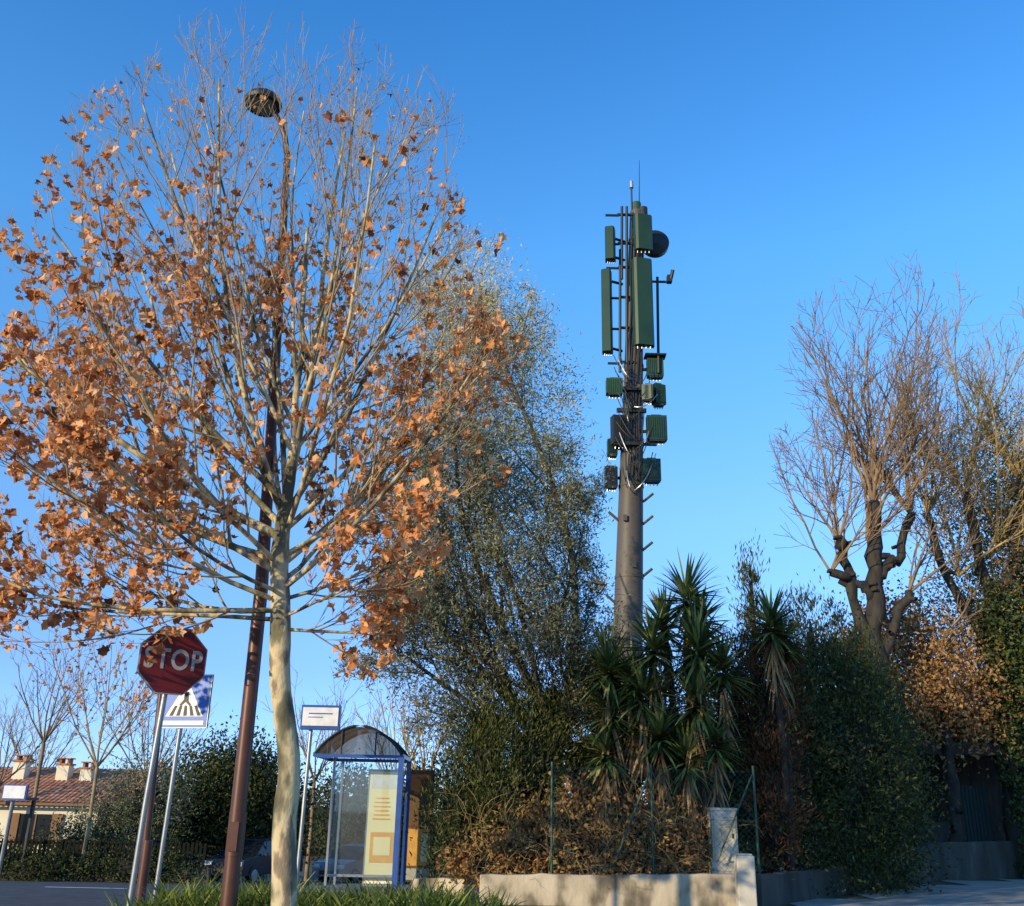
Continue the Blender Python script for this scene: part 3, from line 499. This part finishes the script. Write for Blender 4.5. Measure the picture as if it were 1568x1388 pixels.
# ---------------------------------------------------------------- walls, box, bollard, fence
def wallrun(name,pts,th,mat):
    top=empty(name,pts[0][:2]+(0,));mb=MB()
    for i in range(len(pts)-1):
        a=Vector((*pts[i][:2],0));b=Vector((*pts[i+1][:2],0));d=(b-a);L=d.length;d.normalize();nn_=Vector((-d.y,d.x,0));k=max(2,int(L/.2))
        ha=pts[i][2];hb=pts[i+1][2];V=[];Fq=[]
        for q in range(k+1):
            p=a+d*L*q/k;hh=ha+(hb-ha)*q/k+rng.normal()*.01
            V+=[p-nn_*th/2+Vector((0,0,-.2)),p-nn_*th/2+Vector((0,0,hh)),p+nn_*th/2+Vector((0,0,hh)),p+nn_*th/2+Vector((0,0,-.2))]
        for q in range(k):
            o_=q*4
            for e in range(3): Fq.append((o_+e,o_+e+1,o_+5+e,o_+4+e))
        Fq+=[(3,2,1,0),(k*4,k*4+1,k*4+2,k*4+3)]
        mb.add(V,Fq,0)
    mb.out('masonry',[mat],top,bevel=.012)
wallrun('low_wall',[(-.38,17.5,.43),(3.9,17.5,.53)],.2,M_wall)
wallrun('low_wall',[(-1.55,18.6,.3),(-.62,18.2,.33)],.18,M_wall)
wallrun('garden_wall',[(4.2,17.7,.5),(6.5,21,.5),(9.3,24.9,.6),(11,27,.9),(15,29.6,.95)],.2,M_wall2)
bl=empty('concrete_bollard',(3.93,17.25,0));mb=MB();mb.box((3.93,17.25,.4),(.29,.24,.84),0);mb.box((3.93,17.25,.835),(.24,.19,.03),0);mb.out('post',[M_cream],bl,bevel=.02)
ub=empty('utility_box',(3.8,18.2,0));mb=MB();mb.box((3.8,18.2,.3),(.5,.4,.75),1);mb.box((3.8,18.2,1.08),(.44,.34,.85),0);mb.box((3.8,18.2,1.53),(.48,.38,.05),0);mb.box((3.8,18.02,1.08),(.38,.02,.76),0);mb.box((3.93,18.0,1.1),(.03,.02,.08),2);mb.out('cabinet',[M_cream,M_cream,M_black],ub,bevel=.008)
fe=empty('wire_fence',(.8,17.8,0));mb=MB()
for x in (.81,2.53,4.31): mb.tube([(x,17.85,0),(x,17.85,2.25)],.022,8,0)
mb.tube([(2.5,17.83,2.1),(1.9,17.8,.7)],.018,6,0);mb.tube([(4.28,17.83,2.1),(3.6,17.8,.7)],.016,6,0)
for z in (.55,1.35,2.15): mb.tube([(.81,17.82,z),(4.31,17.82,z)],.003,3,0)
H=1.65
def clip(p,q):
    p=list(p)
    for lim,s_ in ((.81,1),(4.31,-1)):
        if (p[0]-lim)*s_<0:
            if (q[0]-lim)*s_<=0: return None
            t_=(lim-p[0])/(q[0]-p[0]);p=[lim,p[1]+(q[1]-p[1])*t_]
    return p
for i in range(-8,48):
    for sgn in (1,-1):
        xa=-.4+i*.1;xb=xa+H
        if sgn<0: xa,xb=xb,xa
        A=clip([xa,.52],[xb,2.17]);B=clip([xb,2.17],[xa,.52])
        if A and B: mb.tube([(A[0],17.83,A[1]),(B[0],17.83,B[1])],.0016,3,0,cap=False)
mb.out('posts_and_mesh',[M_fence],fe)
# ---------------------------------------------------------------- strap-leaf verge
gv=empty('agapanthus_verge',(-2,12.4,0));N=5600
bx=rng.uniform(-4.0,-.05,N);by=rng.uniform(11.6,13.4,N)+.1*np.sin(bx*5);cl=np.array([noise.noise(Vector((x*1.6,y*1.6,0))) for x,y in zip(bx,by)])
th=rng.uniform(0,6.28,N);d=np.stack([np.cos(th)*.45,np.sin(th)*.45,1+0*th],1)
V,Fq,k=blade_strips(np.stack([bx,by,0*bx],1),d,(.6+.22*cl)*rng.uniform(.75,1.2,N),.03,rng.uniform(.6,2.0,N),5)
mesh_np('leaves',V,Fq,[M_grass],gv,rnd=np.repeat(np.clip(rng.uniform(0,.8,N)+cl*.3,0,1),k))
# ---------------------------------------------------------------- house
ho=empty('tile_roof_house',(-19,46,-1.5));mb=MB();zb=-1.7
mb.box((-22.5,49,(zb+1.45)/2),(11.8,8,1.45-zb),0)
for x,w_ in ((-20.1,1.5),(-23.5,1.2)):
    mb.box((x,44.98,.35),(w_,.04,1.2),2)
    for sg in (-1,1): mb.box((x+sg*w_*.62,44.93,.35),(w_*.3,.05,1.25),3)
    mb.box((x,44.95,.35),(.06,.06,1.2),3)
for x,zz,h in ((-22.3,2.6,1.1),(-20.3,2.6,.9),(-19.2,2.3,1.2),(-16.0,2.5,.9)):
    yy=47.5;mb.box((x,yy,zz),(.55,.55,h),0);mb.box((x,yy,zz+h/2+.04),(.68,.68,.07),1)
    for q in(-1,1): mb.box((x+q*.18,yy,zz+h/2+.17),(.1,.4,.2),1)
    mb.box((x,yy,zz+h/2+.3),(.6,.6,.05),1)
mb.out('walls_windows_chimneys',[M_plaster,M_tile,M_cglass,M_wood],ho)
nxr=560;xx=np.linspace(-29,-15.6,nxr);rows=26
for k_,(ya,yb,za,zb_) in enumerate([(44.4,49,1.42,2.95),(49,53.6,2.95,1.42)]):
    V=[]
    for j in range(rows+1):
        f=j/rows;zz=za+(zb_-za)*f
        V.append(np.stack([xx,np.full(nxr,ya+(yb-ya)*f),zz+.05*np.abs(np.sin(xx*math.pi/.22))+(.025 if j%2 else 0)],1))
    V=np.concatenate(V);i=np.arange(nxr-1)[None,:];j=np.arange(rows)[:,None]*nxr;Fq=np.stack([j+i,j+i+1,j+nxr+i+1,j+nxr+i],-1).reshape(-1,4)
    mesh_np('roof_slope',V,Fq,[M_tile],ho)
mb=MB();mb.box((-22.3,44.42,1.36),(13.4,.12,.1),0);mb.out('gutter',[M_wood],ho)
# ---------------------------------------------------------------- left fence
lf=empty('garden_fence',(-12,30,-.7));mb=MB();z0=gz(-12,30)
mb.box((-14.5,30,z0+.15),(12.5,.2,.5),1)
x=-20.6
while x<-8.4: mb.box((x,30,z0+.7),(.07,.03,.75+rng.uniform(-.05,.05)),0);x+=.12
for z in(.65,1.0): mb.box((-14.5,30.03,z0+z),(12.5,.03,.05),0)
mb.out('pickets_and_base',[M_picket,M_wall2],lf)
foliage('garden_hedge',[(-20,31.2,-.25,1.5,.6,.6),(-17.6,31.2,-.3,1.5,.6,.55),(-15,31.2,-.2,1.6,.6,.65),(-12.6,31.3,.0,1.3,.6,.85),(-10.6,31.4,.0,1.2,.6,.9)],14000,.1,.05,M_dkgreen,sig=.3,core=.6)
foliage('garden_hedge',[(-19,29.6,-.35,1.6,.25,.4),(-16,29.6,-.3,1.6,.25,.45),(-13,29.6,-.3,1.6,.25,.4),(-10.2,29.6,-.25,1.5,.25,.5)],9000,.09,.045,M_dkgreen,sig=.5,core=.5)
# ---------------------------------------------------------------- background vegetation left
foliage('evergreen_tree',[(-11.4,39,1.4,1.4,1.2,1.9),(-10.2,39.5,1.8,1.4,1.2,2.1),(-9.0,40,1.2,1.2,1.2,1.9),(-12.6,38,.4,.9,1,1.3)],24000,.16,.08,M_dkgreen,sig=.3,clumps=120,core=.6)
foliage('olive_shrub',[(-13.2,35,.7,1.0,.9,1.5),(-12.0,35,1.3,1.2,.9,1.7),(-14.1,35.5,.0,.8,.8,1.0)],13000,.13,.045,M_olive_leaf,core=.5,sig=.35,clumps=90,shade=lambda c:-.2)
foliage('evergreen_tree',[(-8.0,52,.9,1.6,1.2,2.6),(-6.4,50,.3,1.5,1.2,2.0),(-5.0,48,.6,1.2,1,2.2),(-3.6,44,.6,1.3,1,2.4)],18000,.18,.09,M_far,sig=.3,clumps=90,core=.6)
bl_=[(x,95+rng.uniform(-8,8),rng.uniform(-1,0),rng.uniform(4,7),3,rng.uniform(2.6,4.8)) for x in np.linspace(-75,10,18)]
foliage('distant_treeline',bl_,20000,.5,.3,M_far,sig=.25,clumps=50)
def small_bare(name,x,y,zh,zt,spread,k=7,mat=M_bare_twig,rt=.1):
    top=empty(name,(x,y,gz(x,y)));T=Tubes();tips=[];z=gz(x,y)
    T.tube([(x,y,z-.1),(x+.03,y,(z+zh)/2),(x,y,zh)],[rt,rt*.8,rt*.75],8,0)
    par=dict(segs=[6,5,3],wig=[.08,.1,.12],up=[.5,.35,.2],taper=[.3,.4,.6],rmin=.008,k=[5,4,3],mat=[0,0,0],n=[6,4,0],t0=[.2,.2,0],ang=[.55,.6,.5],ratio=[.5,.5,.5],rr=.55,leaf=1,max=2)
    for i in range(k):
        an=6.28*i/k+rng.uniform(-.3,.3);grow(T,(x,y,zh),(math.cos(an)*spread,math.sin(an)*spread,1),(zt-zh)*rng.uniform(.7,1.0),rt*.4,0,par,tips)
    T.out('branches',[mat],top)
    return tips,top
small_bare('bare_tree',-18.1,40,3.6,7.0,.7)
tp,tt=small_bare('bare_tree',-11.9,30,2.4,6.3,.75,9,M_plane_twig,.07)
c=np.concatenate(tp);c=c[rng.uniform(size=len(c))<.3];plane_leaves(c,rng.uniform(.1,.18,len(c)),'leaves',tt,M_plane_leaf,rng.uniform(.3,.9,len(c)))
small_bare('bare_tree',-21.5,44,2,5.5,.8,8);small_bare('bare_tree',-14.5,42,2,6,.7,8);small_bare('bare_tree',-4.5,42,2.0,6.4,.6,8,M_bare_yel);small_bare('bare_tree',-8.5,46,2.5,6.5,.6,8);small_bare('bare_tree',-25,55,2,7,.7,8);small_bare('bare_tree',-2.7,34,2,5.5,.5,7,M_bare_yel)
# ---------------------------------------------------------------- cars
def car(x,y,rz,paint):
    top=empty('parked_car',(x,y,gz(x,y)));z0=gz(x,y);mb=MB();c_,s_=math.cos(rz),math.sin(rz)
    u=Vector((c_,s_,0));w_=Vector((-s_,c_,0));o=Vector((x,y,z0))
    low=[(-1.95,.3),(-1.95,.62),(-1.85,.82),(-1.2,.92),(1.5,.96),(1.85,.9),(1.95,.6),(1.93,.3)]
    mb.prism(low,o-w_*.82,u,Vector((0,0,1)),w_,1.64,0)
    cab=[(-1.15,.9),(-.45,1.38),(.1,1.45),(1.0,1.42),(1.6,.95)]
    n_=len(cab);A=[o+u*a+Vector((0,0,b))-w_*(.78 if b<1 else .6) for a,b in cab];B=[o+u*a+Vector((0,0,b))+w_*(.78 if b<1 else .6) for a,b in cab]
    mb.add(A+B,[tuple(range(n_)),tuple(reversed(range(n_,2*n_)))]+[(i,n_+i,n_+i+1,i+1) for i in range(n_-1)],1)
    mb.prism([(-.42,1.4),(.1,1.462),(1.0,1.435),(.98,1.46),(.1,1.49),(-.4,1.425)],o-w_*.6,u,Vector((0,0,1)),w_,1.2,0)
    for a in(-.42,.35,1.05):
        for sg in(-1,1): mb.box(o+u*(a*1.1)+w_*sg*.7+Vector((0,0,1.17)),(.05,.03,.5),0,rz)
    for a in(-1.25,1.25):
        for sg in(-1,1):
            p=o+u*a+w_*sg*.76+Vector((0,0,.31));mb.tube([p-w_*.09,p+w_*.09],.31,20,2);mb.tube([p-w_*.1*1.02,p+w_*.1*1.02],.19,12,3)
    for sg in(-1,1): mb.box(o-u*1.9+w_*sg*.6+Vector((0,0,.68)),(.12,.32,.14),4,rz);mb.box(o+u*1.93+w_*sg*.65+Vector((0,0,.75)),(.06,.2,.2),5,rz);mb.box(o-u*.75+w_*sg*.9+Vector((0,0,.98)),(.1,.16,.12),0,rz)
    mb.box(o-u*1.96+Vector((0,0,.45)),(.03,.9,.16),2,rz)
    mb.out('body_and_wheels',[paint,M_cglass,M_black,M_silver,M_white,M_red],top,bevel=.03)
M_pd=nmat('car_paint_dark',[(.3,(.02,.025,.035)),(.7,(.025,.03,.04))],rough=.2,spec=.6);M_pw=flat('car_paint_grey',(.22,.23,.25),.25)
car(-8.9,38,math.radians(70),M_pd);car(-6.0,44,math.radians(60),M_pw)
# ---------------------------------------------------------------- distant bus stop left
db=empty('bus_shelter',(-14,28,-.5));mb=MB();zz=gz(-14,28)
mb.box((-14.6,29,zz+2.05),(2.6,1.4,.08),1);mb.tube([(-15.9+2.6*i/10,28.3,zz+2.1+.25*math.sin(math.pi*i/10)) for i in range(11)],.03,6,0);mb.add([(-15.9+2.6*i/10,28.32,zz+2.1+.25*math.sin(math.pi*i/10)) for i in range(11)],[tuple(range(11))],1)
for x in(-15.8,-13.4):
    for y in(28.4,29.6): mb.box((x,y,zz+1.05),(.06,.06,2.0),0)
mb.out('frame_and_roof',[M_antdk,M_wood],db)
db=empty('bus_stop_sign',(-13.1,28,-.5));mb=MB();mb.box((-13.2,28,1.65),(.65,.1,.4),0);mb.box((-13.2,27.94,1.66),(.58,.02,.32),1);mb.tube([(-13.3,28.1,-.6),(-13.28,28.1,1.6)],.04,8,2);mb.out('flag_and_pole',[M_fblue,M_white,M_galv],db)
# ---------------------------------------------------------------- shed
sd=empty('garden_shed',(13.5,31,0));mb=MB()
mb.box((14.0,31.0,3.45),(5.8,4.6,.12),0);mb.box((14.0,28.66,3.3),(5.8,.08,.25),1);mb.box((14,33.5,1.7),(5.4,.15,3.4),1)
for x in(11.4,12.9,14.6,16.7): mb.box((x,29.5,1.6),(.14,.14,3.2),1)
mb.box((13.3,29.6,1.3),(1.0,.06,2.2),3);mb.box((12.2,29.6,.7),(1.1,.08,1.4),0);mb.box((15.6,29.55,.9),(1.9,.08,1.6),0);mb.box((11.3,31.2,1.7),(.12,4,3.3),1)
for q in range(9): mb.box((12.9+q*.1,29.56,1.3),(.03,.03,2.2),3)
mb.out('roof_posts_and_boards',[M_wall2,M_dark_bark,M_wood,M_door],sd)  # near-black bark colours on the boards stand in for shade under the roof
